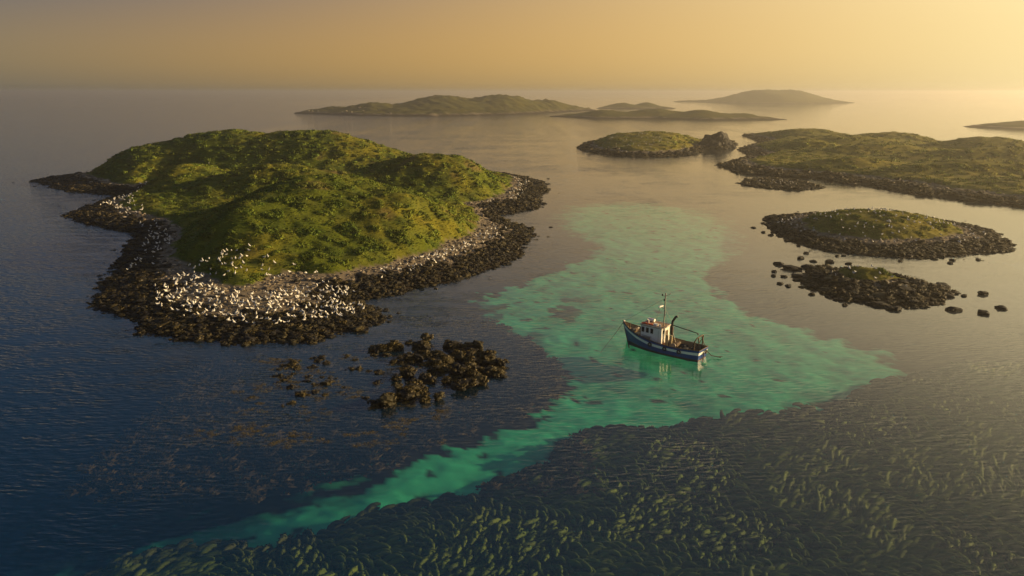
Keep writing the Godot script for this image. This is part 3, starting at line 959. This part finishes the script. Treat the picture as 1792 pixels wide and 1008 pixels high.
	for k in AWASH.size():
		var e: Array = AWASH[k]
		var o := put("awash_rock", big[k % 5], mats[[0, 1, 3, 0][k % 4]])
		o.transform = turn(k * 2.4, Vector3(e[2] * 1.35, minf(e[2], 1.6) * 0.75, e[2]), Vector3(e[0], e[2] * 0.08, e[1]))
		var near: String = "left of the oval bird islet" if e[0] < 76.0 and e[1] < -152.0 else "off the near shore of the oval bird islet" if e[1] < -150.0 else "left of the turf-patched skerry" if e[0] < 55.0 else "right of the turf-patched skerry" if e[0] > 77.0 else "before the turf-patched skerry"
		tag(o, ("%s dark rock standing in the water " % ["small", "mid-sized", "big", "big"][clampi(int(e[2] - 0.4), 0, 3)]) + near, "rock", "rocks awash round the two skerries")
	# a few white stones on the slopes of the long far island
	var fi: Isle = islands["far"]
	for e in [[-330, -1250], [-318, -1255], [-322, -1243], [-312, -1240], [-262, -1190], [-255, -1188], [-246, -1180], [-240, -1215], [-232, -1222], [-226, -1172], [-205, -1190], [-180, -1140]]:
		var o := put("white_stone", big[absi(int(e[0])) % 5], mats[7])
		o.transform = turn(e[0] * 0.1, Vector3(4.0, 3.2, 4.0), Vector3(e[0], fi.height(e[0], e[1]) + 0.8, e[1]))
		tag(o, "white speck of stone on the left slope of the long far island", "rock", "white stones on the far island")
	# the bare knob at the end of the small bird island
	var kn := put("rock_outcrop", stone(3, 512, 0.4, 0.2, 0.9, false), mats[3])
	kn.transform = turn(0.6, Vector3(22, 17, 19), Vector3(133, 1.0, -487))
	tag(kn, "bare dark rock knob at the right end of the small bird island", "rock")
	# wrack floating on the surface left of the reef
	for k in 300:
		var p := Vector2(rng.randf_range(-34, -7), rng.randf_range(-97, -70))
		if nz1.get_noise_2d(p.x * 12.0, p.y * 12.0) < -0.05: continue
		for w in 3 + rng.randi() % 5:
			var s := rng.randf_range(0.3, 0.7)
			wp.append(turn(rng.randf() * TAU, Vector3(s * 1.3, s * 0.20, s), Vector3(p.x + rng.randfn() * 0.5, -0.02, p.y + rng.randfn() * 0.3)))
			wt.append(Color(0.11, 0.080, 0.016) * rng.randf_range(0.5, 1.5))
	scatter("seaweed", wrack, wm, wp, wt, "golden brown wrack draped over the shore rocks and floating by the reef", "seaweed")

# ------------------------------------------------------------------ the bird colonies
func bird_label(base: String, pose: int, p: Vector3) -> String:
	if not base.contains("crowded colony on"): return base
	var where := "left end" if p.x < -54.0 else "left half" if p.x < -45.0 else "middle" if p.x < -37.0 else "right half" if p.x < -30.0 else "right end"
	var row := "front row" if p.z > -112.0 else "second rank" if p.z > -116.0 else "third rank" if p.z > -120.0 else "rear rank"
	return "white seabird %s, %s, %s of the near colony" % [["standing upright", "standing level", "sitting low", "preening, wing half open"][pose], row, where]

func birds() -> void:
	var bm := mat(Color.WHITE, 0.85, 0.3, true)
	var poses := []
	for k in 4: poses.append(bird_mesh(k))
	var all := []
	# isle, outline on the ground, count, label, group
	for z in [["main", [-63,-128, -58,-118, -50,-111, -42,-108.5, -33,-109, -25,-113, -23.5,-119, -27,-127, -34,-131, -42,-122, -50,-124, -54,-130, -60,-138], 430, "white seabird in the crowded colony on the near point of the large island", "seabirds of the near colony"],
			["main", [-63,-141, -50,-129, -44,-131, -34,-136, -44,-139, -56,-146], 60, "white seabird standing on the green slope above the crowded colony", "seabirds above the near colony"],
			["main", [-75,-140, -70,-146, -76,-166, -88,-188, -96,-198, -100,-196, -88,-178, -80,-158], 80, "white seabird on the shaded west beach of the large island", "seabirds on the shaded beach"],
			["main", [-106,-203, -125,-226, -128,-244, -122,-250, -118,-232, -103,-210], 75, "white seabird on the grassy edge above the shaded west point", "seabirds on the shaded point"],
			["main", [-137,-268, -137,-281, -128,-288, -118,-286, -112,-290, -112,-284, -126,-278], 50, "sunlit white seabird in the gully between the two western points", "seabirds in the gully"],
			["main", [-24,-134, -15,-146, -8,-160, -2,-176, -1,-190, -6,-188, -9,-170, -17,-152, -26,-140], 95, "white seabird on the sunlit pale beach of the east shore", "seabirds on the east beach"],
			["main", [-12,-224, 2,-240, 5,-262, 7,-290, 0,-300, 2,-270, -4,-238], 60, "tiny white seabird on the far east point of the large island", "seabirds on the far east point"],
			["birds", [71,-200, 72,-180, 80,-168, 100,-167, 116,-178, 116,-195, 106,-208, 84,-210], 170, "white seabird on the oval islet with the grassy cap", "seabirds on the oval islet"],
			["skerry", [60,-140, 61,-133, 70,-129, 74,-133, 70,-137], 14, "white seabird on the low skerry with the turf patch", "seabirds on the low skerry"],
			["knob", [44,-482, 50,-455, 64,-432, 84,-425, 104,-445, 104,-465, 70,-505], 150, "speck of a white seabird on the small island with the rock knob", "seabirds on the knob island"],
			["reef", [98,-300, 108,-305, 110,-285, 100,-283], 22, "speck of a white seabird on the flat dark skerry", "seabirds on the flat skerry"]]:
		var q: Isle = islands[z[0]]
		var poly := pairs(z[1])
		var lo := poly[0]
		var hi := poly[0]
		for p in poly:
			lo = lo.min(p)
			hi = hi.max(p)
		var n := 0
		var tries := 0
		while n < z[2] and tries < 20000:
			tries += 1
			var p := Vector2(rng.randf_range(lo.x, hi.x), rng.randf_range(lo.y, hi.y))
			if not Geometry2D.is_point_in_polygon(p, poly): continue
			if nz1.get_noise_2d(p.x * 14.0 + 70.0, p.y * 14.0) < rng.randf_range(-0.6, 0.15): continue
			var cs := q.coast(p.x, p.y)
			if cs < 2.0: continue
			n += 1
			var gr := q.green(p.x, p.y)
			var y := q.height(p.x, p.y) + (0.18 if gr > 0.3 else 0.10 + rng.randf() * 0.22)
			var at := Vector3(p.x, y, p.y)
			all.append([1.0 / (at - Vector3(0, CAM_H, 0)).length(), at, z[3], z[4]])
	all.sort_custom(func(a, b): return a[0] > b[0])
	var rest := {}
	for k in all.size():
		var r: Array = all[k]
		var pose := [0, 0, 0, 0, 1, 1, 1, 2, 2, 2, 3][rng.randi() % 11] as int
		var s := rng.randf_range(0.74, 1.0)
		var tf := turn(rng.randf() * TAU, Vector3(s, s, s), r[1])
		if k < 300:
			var o := put("seabird", poses[pose], bm)
			o.transform = tf
			tag(o, bird_label(r[2], pose, r[1]), "bird", r[3])
		else:
			var key: String = r[2] + "|" + str(pose)
			if not rest.has(key): rest[key] = []
			rest[key].append(tf)
	for key: String in rest:
		scatter("seabird_flock", poses[int(key.split("|")[1])], bm, rest[key], [], key.split("|")[0].replace("a white seabird", "white seabirds").replace("white seabird ", "white seabirds ").replace("speck of", "specks of"), "birds")

# ------------------------------------------------------------------ the trawler
const B_U := [0.0, 0.12, 0.3, 0.5, 0.65, 0.78, 0.88, 0.95, 1.0]
const B_TOP := [1.32, 1.58, 1.80, 1.86, 1.76, 1.45, 0.98, 0.48, 0.05]
const B_WL := [1.15, 1.42, 1.66, 1.70, 1.50, 1.08, 0.58, 0.22, 0.02]
const B_SHEER := [1.42, 1.34, 1.28, 1.36, 1.54, 1.84, 2.20, 2.50, 2.74]

func curve_at(a: Array, u: float) -> float:
	for k in a.size() - 1:
		if u <= B_U[k + 1]:
			var t: float = (u - B_U[k]) / (B_U[k + 1] - B_U[k])
			var p0: float = a[maxi(k - 1, 0)]
			var p3: float = a[mini(k + 2, a.size() - 1)]
			return cubic_interpolate(a[k], a[k + 1], p0, p3, t)
	return a[a.size() - 1]

# point of the hull: u from stern to bow, f from the waterline (0) to the sheer (1), below 0 under water
func hull_at(u: float, f: float, side: float, inset := 0.0) -> Vector3:
	var sh := curve_at(B_SHEER, u)
	var wl := curve_at(B_WL, u)
	var tp := curve_at(B_TOP, u)
	var hw := lerpf(wl, tp, pow(maxf(f, 0.0), 0.8)) if f >= 0.0 else wl * (1.0 + f * 0.55)
	hw = maxf(hw - inset, 0.02)
	var x := lerpf(-5.85, 5.85, u) + smoothstep(0.6, 1.0, u) * maxf(f, -0.6) * 0.85 - smoothstep(0.12, 0.0, u) * f * 0.22
	if u > 0.9: x -= inset * 1.6 * (u - 0.9) * 10.0
	if u < 0.1: x += inset
	return Vector3(x, sh * f, hw * side)

func hull_band(f0: Callable, f1: Callable, transom := true, inset := 0.0, inward := false) -> ArrayMesh:
	var st := SurfaceTool.new()
	st.begin(Mesh.PRIMITIVE_TRIANGLES)
	st.set_smooth_group(0)
	var n := 28
	var rows := 3
	for side: float in [-1.0, 1.0]:
		for a in n:
			for r in rows:
				var q := []
				for p in [[a, r], [a + 1, r], [a + 1, r + 1], [a, r + 1]]:
					var u: float = p[0] / float(n)
					q.append(hull_at(u, lerpf(f0.call(u), f1.call(u), p[1] / float(rows)), side, inset))
				var flip := (side > 0.0) != inward
				for k in ([0, 1, 2, 0, 2, 3] if not flip else [0, 2, 1, 0, 3, 2]):
					st.add_vertex(q[k])
	if transom:
		st.set_smooth_group(-1)
		var q := [hull_at(0, f0.call(0.0), -1, inset), hull_at(0, f0.call(0.0), 1, inset), hull_at(0, f1.call(0.0), 1, inset), hull_at(0, f1.call(0.0), -1, inset)]
		for k in ([0, 2, 1, 0, 3, 2] if not inward else [0, 1, 2, 0, 2, 3]):
			st.add_vertex(q[k])
	st.generate_normals()
	return st.commit()

func bar(p: Node, called: String, pts: Array, r: float, m: Material, sides := 6) -> MeshInstance3D:
	var b := MB.new()
	var rad := []
	for k in pts: rad.append(r)
	b.tube(pts, rad, sides)
	return put(called, b.mesh(), m, p)

func block(p: Node, called: String, at: Vector3, size: Vector3, m: Material, bev := 0.02, turned := Basis()) -> MeshInstance3D:
	var b := MB.new()
	b.box(at, size, turned, bev)
	return put(called, b.mesh(), m, p)

func worn(c: Color, rough: float, amount: float, sd: int, scale := 1.2) -> StandardMaterial3D:
	var m := mat(c, rough, 0.5)
	var g := Gradient.new()
	g.set_color(0, lin(1.0 - amount, 1.0 - amount * 1.05, 1.0 - amount * 1.1))
	g.set_color(1, Color.WHITE)
	m.albedo_texture = noise_tex(0.02, 256, 5, false, 8.0, sd, g)
	m.uv1_triplanar = true
	m.uv1_scale = Vector3(scale, scale * 0.6, scale)
	return m

func boat() -> void:
	var t := Node3D.new()
	t.name = numbered("fishing_boat")
	add_child(t)
	t.position = Vector3(21.25, 0, -99.7)
	t.rotation.y = deg_to_rad(139.5)
	tag(t, "blue fishing trawler with white stripe and wheelhouse at anchor over the sand channel", "boat")
	var blue := worn(lin(0.008, 0.045, 0.25), 0.42, 0.35, 51)
	var white := worn(lin(0.78, 0.77, 0.73), 0.5, 0.25, 52)
	var red := worn(lin(0.10, 0.026, 0.014), 0.7, 0.45, 53)
	var wood := worn(lin(0.10, 0.065, 0.035), 0.8, 0.5, 54)
	var tan := worn(lin(0.36, 0.28, 0.17), 0.8, 0.5, 55)
	var deckm := worn(lin(0.060, 0.047, 0.036), 0.85, 0.5, 56)
	var rust := worn(lin(0.085, 0.050, 0.026), 0.75, 0.5, 57, 2.0)
	var black := mat(lin(0.010, 0.010, 0.011), 0.6)
	var cream := worn(lin(0.42, 0.34, 0.19), 0.6, 0.4, 58)
	var steel := worn(lin(0.34, 0.32, 0.28), 0.5, 0.5, 59)
	var net := worn(lin(0.028, 0.032, 0.042), 0.95, 0.6, 60, 4.0)
	var orange := mat(lin(0.50, 0.085, 0.02), 0.7)
	var glass := mat(lin(0.010, 0.014, 0.018), 0.06, 0.6)
	var rope := mat(lin(0.12, 0.10, 0.07), 0.9)
	var roofm := worn(lin(0.30, 0.19, 0.11), 0.7, 0.4, 61)
	var lo := func(_u: float) -> float: return -0.22
	var boot := func(u: float) -> float: return 0.07 / curve_at(B_SHEER, u)
	var s0 := func(u: float) -> float: return lerpf(0.50, 0.70, smoothstep(0.55, 1.0, u))
	var s1 := func(u: float) -> float: return lerpf(0.77, 0.86, smoothstep(0.55, 1.0, u))
	var one := func(_u: float) -> float: return 1.0
	put("hull_bottom", hull_band(lo, boot), red, t)
	put("hull", hull_band(boot, s0), blue, t)
	put("hull_stripe", hull_band(s0, s1), white, t)
	put("bulwark", hull_band(s1, one), blue, t)
	var deck_f := func(u: float) -> float: return (curve_at(B_SHEER, u) - lerpf(0.62, 0.42, smoothstep(0.7, 0.85, u))) / curve_at(B_SHEER, u)
	put("bulwark_lining", hull_band(deck_f, one, true, 0.07, true), tan, t)
	# decks
	var st := SurfaceTool.new()
	st.begin(Mesh.PRIMITIVE_TRIANGLES)
	var st2 := SurfaceTool.new()
	st2.begin(Mesh.PRIMITIVE_TRIANGLES)
	for a in 28:
		var u0 := a / 28.0
		var u1 := (a + 1) / 28.0
		var q := [hull_at(u0, deck_f.call(u0), -1, 0.06), hull_at(u1, deck_f.call(u1), -1, 0.06), hull_at(u1, deck_f.call(u1), 1, 0.06), hull_at(u0, deck_f.call(u0), 1, 0.06)]
		var s := st2 if u0 > 0.72 else st
		for k in [0, 1, 2, 0, 2, 3]: s.add_vertex(q[k])
	st.generate_normals()
	st2.generate_normals()
	put("deck", st.commit(), deckm, t)
	put("foredeck", st2.commit(), tan, t)
	# rail cap round the sheer
	var rail := []
	for a in 29: rail.append(hull_at(a / 28.0, 1.0, -1, 0.03) + Vector3(0, 0.02, 0))
	for a in range(27, -1, -1): rail.append(hull_at(a / 28.0, 1.0, 1, 0.03) + Vector3(0, 0.02, 0))
	rail.append(rail[0])
	bar(t, "rail", rail, 0.06, wood, 6)
	var stem := []
	for k in 6: stem.append(hull_at(1.0, lerpf(-0.4, 1.06, k / 5.0), 1) * Vector3(1, 1, 0) + Vector3(0.02, 0, 0))
	bar(t, "stem_post", stem, 0.07, wood, 6)
	for a in [0.9, 0.8]: bar(t, "rub_rail", [hull_at(a, 0.93, -1, -0.02), hull_at(a - 0.06, 0.93, -1, -0.03)], 0.03, wood)
	bar(t, "bollard", [Vector3(5.6, 2.0, 0), Vector3(5.6, 2.75, 0)], 0.09, wood, 8)
	bar(t, "bow_fairlead", [Vector3(6.45, 2.78, -0.18), Vector3(6.6, 2.92, 0), Vector3(6.45, 2.78, 0.18)], 0.06, white, 8)
	var wl := block(t, "windlass", Vector3(4.6, 1.95, 0), Vector3(0.5, 0.45, 0.9), rust, 0.06)
	bar(wl, "drum", [Vector3(4.6, 2.0, -0.75), Vector3(4.6, 2.0, 0.75)], 0.17, steel, 10)
	for k in 4:
		var coil := TorusMesh.new()
		coil.inner_radius = 0.16
		coil.outer_radius = 0.30
		coil.rings = 16
		coil.ring_segments = 6
		var co := put("rope_coil", coil, rope, t)
		co.position = [Vector3(5.1, 1.98, -0.35), Vector3(4.1, 1.66, 0.7), Vector3(-3.4, 0.80, -1.2), Vector3(-1.9, 0.74, 0.9)][k]
	block(t, "hatch", Vector3(3.95, 1.62, -0.45), Vector3(0.7, 0.22, 0.7), cream, 0.03)
	# wheelhouse
	var wh := block(t, "wheelhouse", Vector3(1.45, 2.03, 0), Vector3(3.3, 2.5, 2.3), white, 0.05)
	var roof := block(wh, "roof", Vector3(1.42, 3.34, 0), Vector3(3.6, 0.13, 2.6), roofm, 0.04)
	bar(wh, "roof_edge", [Vector3(3.22, 3.42, -1.28), Vector3(-0.36, 3.42, -1.28), Vector3(-0.36, 3.42, 1.28), Vector3(3.22, 3.42, 1.28), Vector3(3.22, 3.42, -1.28)], 0.035, white)
	for s: float in [-1.0, 1.0]:
		for k in 3:
			var x := 2.72 - k * 0.70
			var wn := block(wh, "window", Vector3(x, 2.68, s * 1.157), Vector3(0.46, 0.74, 0.03), glass, 0.0)
			for d in [[Vector3(0, 0.40, 0), Vector3(0.58, 0.06, 0.05)], [Vector3(0, -0.40, 0), Vector3(0.58, 0.06, 0.05)], [Vector3(0.26, 0, 0), Vector3(0.06, 0.74, 0.05)], [Vector3(-0.26, 0, 0), Vector3(0.06, 0.74, 0.05)]]:
				block(wn, "window_frame", Vector3(x, 2.68, s * 1.165) + d[0], d[1], white, 0.0)
		var dr := block(wh, "side_locker", Vector3(2.15, 1.45, s * 1.19), Vector3(1.3, 0.55, 0.10), steel, 0.02)
		bar(dr, "locker_edge", [Vector3(2.85, 1.85, s * 1.22), Vector3(1.35, 1.80, s * 1.22), Vector3(1.30, 1.20, s * 1.22)], 0.025, black)
		bar(wh, "grab_rail", [Vector3(0.25, 1.1, s * 1.22), Vector3(0.25, 2.9, s * 1.22)], 0.02, steel)
	for k in 3:
		var z := -0.72 + k * 0.72
		block(wh, "window", Vector3(3.107, 2.68, z), Vector3(0.03, 0.72, 0.55), glass, 0.0)
	var door := block(wh, "door", Vector3(-0.215, 1.85, 0.35), Vector3(0.05, 1.85, 0.72), wood, 0.01)
	bar(door, "handle", [Vector3(-0.26, 1.9, 0.08), Vector3(-0.28, 1.9, 0.20)], 0.025, steel)
	block(wh, "window", Vector3(-0.212, 2.7, -0.6), Vector3(0.03, 0.5, 0.5), glass, 0.0)
	# gear on the roof
	for k in 5:
		var p := Vector3(2.9 - k * 0.33, 3.53, -0.9 + 0.12 * sin(k * 2.0))
		var lump := put("life_jacket", stone(1, 400 + k, 0.3, 0.1, 0.6, true), orange, t)
		lump.transform = turn(k * 1.3, Vector3(0.55, 0.40, 0.42), p)
	var raft := bar(t, "life_raft", [Vector3(2.0, 3.62, 0.75), Vector3(2.1, 3.62, 0.75), Vector3(2.9, 3.62, 0.75), Vector3(3.0, 3.62, 0.75)], 0.26, white, 12)
	bar(raft, "cradle", [Vector3(2.2, 3.42, 0.45), Vector3(2.2, 3.42, 1.05)], 0.05, steel)
	bar(t, "horn", [Vector3(2.6, 3.5, -0.1), Vector3(2.6, 3.95, -0.1), Vector3(2.85, 4.0, -0.1)], 0.05, steel)
	bar(t, "searchlight", [Vector3(2.35, 3.5, -0.35), Vector3(2.35, 3.85, -0.35), Vector3(2.55, 3.92, -0.35)], 0.09, white, 8)
	block(t, "roof_box", Vector3(1.0, 3.55, -0.65), Vector3(0.55, 0.30, 0.45), white, 0.03)
	bar(t, "vent", [Vector3(0.3, 3.42, -0.75), Vector3(0.3, 3.75, -0.75)], 0.14, white, 10)
	for s: float in [-1.0, 1.0]:
		bar(t, "roof_rail", [Vector3(3.0, 3.4, s * 1.2), Vector3(3.0, 3.75, s * 1.2), Vector3(1.9, 3.75, s * 1.2), Vector3(1.9, 3.4, s * 1.2)], 0.02, steel)
	# mast
	var mast := bar(t, "mast", [Vector3(0.15, 3.4, 0), Vector3(0.12, 5.5, 0), Vector3(0.10, 8.15, 0)], 0.085, steel, 8)
	bar(mast, "crosstree", [Vector3(0.45, 7.75, -0.25), Vector3(0.10, 7.7, 0), Vector3(-0.35, 7.95, 0.32), Vector3(-0.45, 8.15, 0.38)], 0.04, steel)
	bar(mast, "masthead_lamp", [Vector3(0.45, 7.75, -0.25), Vector3(0.45, 8.02, -0.25)], 0.09, black, 8)
	bar(mast, "lower_lamp", [Vector3(0.28, 7.0, 0), Vector3(0.28, 7.25, 0)], 0.08, black, 8)
	bar(mast, "radar_bracket", [Vector3(0.12, 5.9, 0), Vector3(0.85, 6.0, 0)], 0.04, steel)
	block(mast, "radar", Vector3(0.75, 6.12, 0), Vector3(0.28, 0.16, 1.0), white, 0.03)
	for s: float in [-1.0, 1.0]:
		bar(mast, "stay", [Vector3(0.12, 6.0, 0), Vector3(-1.0, 3.3, s * 1.0)], 0.018, steel, 4)
	bar(mast, "stay", [Vector3(0.8, 5.9, 0), Vector3(1.5, 3.5, -0.2)], 0.02, steel, 4)
	bar(mast, "forestay", [Vector3(0.12, 7.4, 0), Vector3(6.5, 2.85, 0)], 0.014, black, 4)
	# exhaust, boom and working gear behind the wheelhouse
	var stack := bar(t, "exhaust_stack", [Vector3(-0.95, 0.7, 0.35), Vector3(-0.95, 3.6, 0.35), Vector3(-1.0, 4.2, 0.38), Vector3(-1.35, 4.85, 0.5), Vector3(-1.6, 5.0, 0.6)], 0.17, black, 10)
	bar(stack, "lagging", [Vector3(-0.95, 2.4, 0.35), Vector3(-0.95, 3.4, 0.35)], 0.24, rust, 10)
	bar(t, "boom", [Vector3(-0.9, 3.75, 0.2), Vector3(-5.0, 3.35, 0.15)], 0.065, black, 8)
	bar(t, "boom_block", [Vector3(-5.0, 3.35, 0.15), Vector3(-5.02, 3.1, 0.15)], 0.08, black, 8)
	bar(t, "vent_pipe", [Vector3(-0.85, 0.7, -0.75), Vector3(-0.85, 2.5, -0.75)], 0.20, cream, 12)
	bar(t, "vent_pipe", [Vector3(-1.35, 0.7, -0.45), Vector3(-1.35, 2.45, -0.45)], 0.17, cream, 12)
	bar(t, "derrick_leg", [Vector3(-1.6, 0.7, 0.7), Vector3(-1.0, 3.0, 0.3)], 0.06, steel, 6)
	var winch := block(t, "winch", Vector3(-1.9, 1.0, 0.15), Vector3(0.6, 0.7, 0.9), rust, 0.05)
	bar(winch, "drum", [Vector3(-1.9, 1.1, -0.8), Vector3(-1.9, 1.1, 1.0)], 0.26, rust, 12)
	bar(winch, "flange", [Vector3(-1.9, 1.1, -0.82), Vector3(-1.9, 1.1, -0.76)], 0.40, steel, 14)
	var by := SphereMesh.new()
	by.radius = 0.24
	by.height = 0.5
	by.radial_segments = 14
	by.rings = 8
	var buoy := put("float_buoy", by, mat(lin(0.55, 0.24, 0.10), 0.6), t)
	buoy.position = Vector3(-0.55, 1.15, -1.0)
	for k in 9:
		var p := Vector3(-2.9 - (k % 5) * 0.55, 0.82 + 0.12 * (k % 2), -0.55 + (k / 5) * 0.95 + 0.2 * sin(k * 1.7))
		var lump := put("net_heap", stone(2, 430 + k, 0.35, 0.25, 0.5, true), net if k % 4 else rust, t)
		lump.transform = turn(k * 0.9, Vector3(1.15, 0.75, 1.1), p)
	for k in 4:
		block(t, "fish_box", Vector3(-2.6 - k * 0.62, 0.90, -1.22), Vector3(0.55, 0.32, 0.40), [rust, wood, cream, rust][k], 0.02)
	# stern gallows
	var gal := bar(t, "gallows", [Vector3(-5.15, 0.75, -1.15), Vector3(-5.2, 2.55, -1.1), Vector3(-5.35, 2.95, -0.75), Vector3(-5.45, 3.1, 0.7), Vector3(-5.35, 2.95, 1.1), Vector3(-5.2, 0.75, 1.15)], 0.085, rust, 8)
	for s: float in [-1.0, 1.0]:
		bar(gal, "brace", [Vector3(-5.2, 2.4, s * 1.1), Vector3(-4.2, 0.75, s * 1.3)], 0.05, rust)
		bar(gal, "hanging_block", [Vector3(-5.45, 2.95, s * 0.55), Vector3(-5.6, 2.3, s * 0.55)], 0.10, rust, 8)
	bar(gal, "brace", [Vector3(-5.2, 2.5, 1.1), Vector3(-5.75, 1.5, 0.9)], 0.05, rust)
	# tyres and ropes on the side
	for k in 4:
		var ty := TorusMesh.new()
		ty.inner_radius = 0.14
		ty.outer_radius = 0.32
		ty.rings = 18
		ty.ring_segments = 8
		var o := put("tyre_fender", ty, black, t)
		var u: float = [0.60, 0.22, 0.40, 0.5][k]
		var sd: float = [-1.0, -1.0, -1.0, 1.0][k]
		o.position = hull_at(u, 0.62, sd, -0.10)
		o.rotation = Vector3(PI / 2, 0, 0)
		bar(t, "fender_rope", [hull_at(u, 0.8, sd, -0.06), hull_at(u, 1.02, sd, -0.02)], 0.02, rope, 4)
	var ty2 := TorusMesh.new()
	ty2.inner_radius = 0.14
	ty2.outer_radius = 0.30
	var o2 := put("tyre_fender", ty2, black, t)
	o2.position = Vector3(-6.2, 0.95, 0.45)
	o2.rotation = Vector3(0, 0, PI / 2)
	bar(t, "anchor_line", [Vector3(6.55, 2.8, -0.1), Vector3(7.3, 1.3, -0.6), Vector3(8.2, -0.3, -1.2), Vector3(9.2, -2.1, -1.9)], 0.03, rope, 5)
	bar(t, "stern_spar", [Vector3(-6.0, 0.9, 1.0), Vector3(-6.6, 0.25, 1.3), Vector3(-7.8, 0.15, 1.7)], 0.05, rust, 6)
	bar(t, "stern_spar", [Vector3(-7.4, 0.25, 1.4), Vector3(-7.9, 0.2, 2.0)], 0.04, rust, 6)
	bar(t, "rudder_stock", [Vector3(-6.0, -0.5, 0), Vector3(-6.1, 0.9, 0)], 0.07, rust, 6)
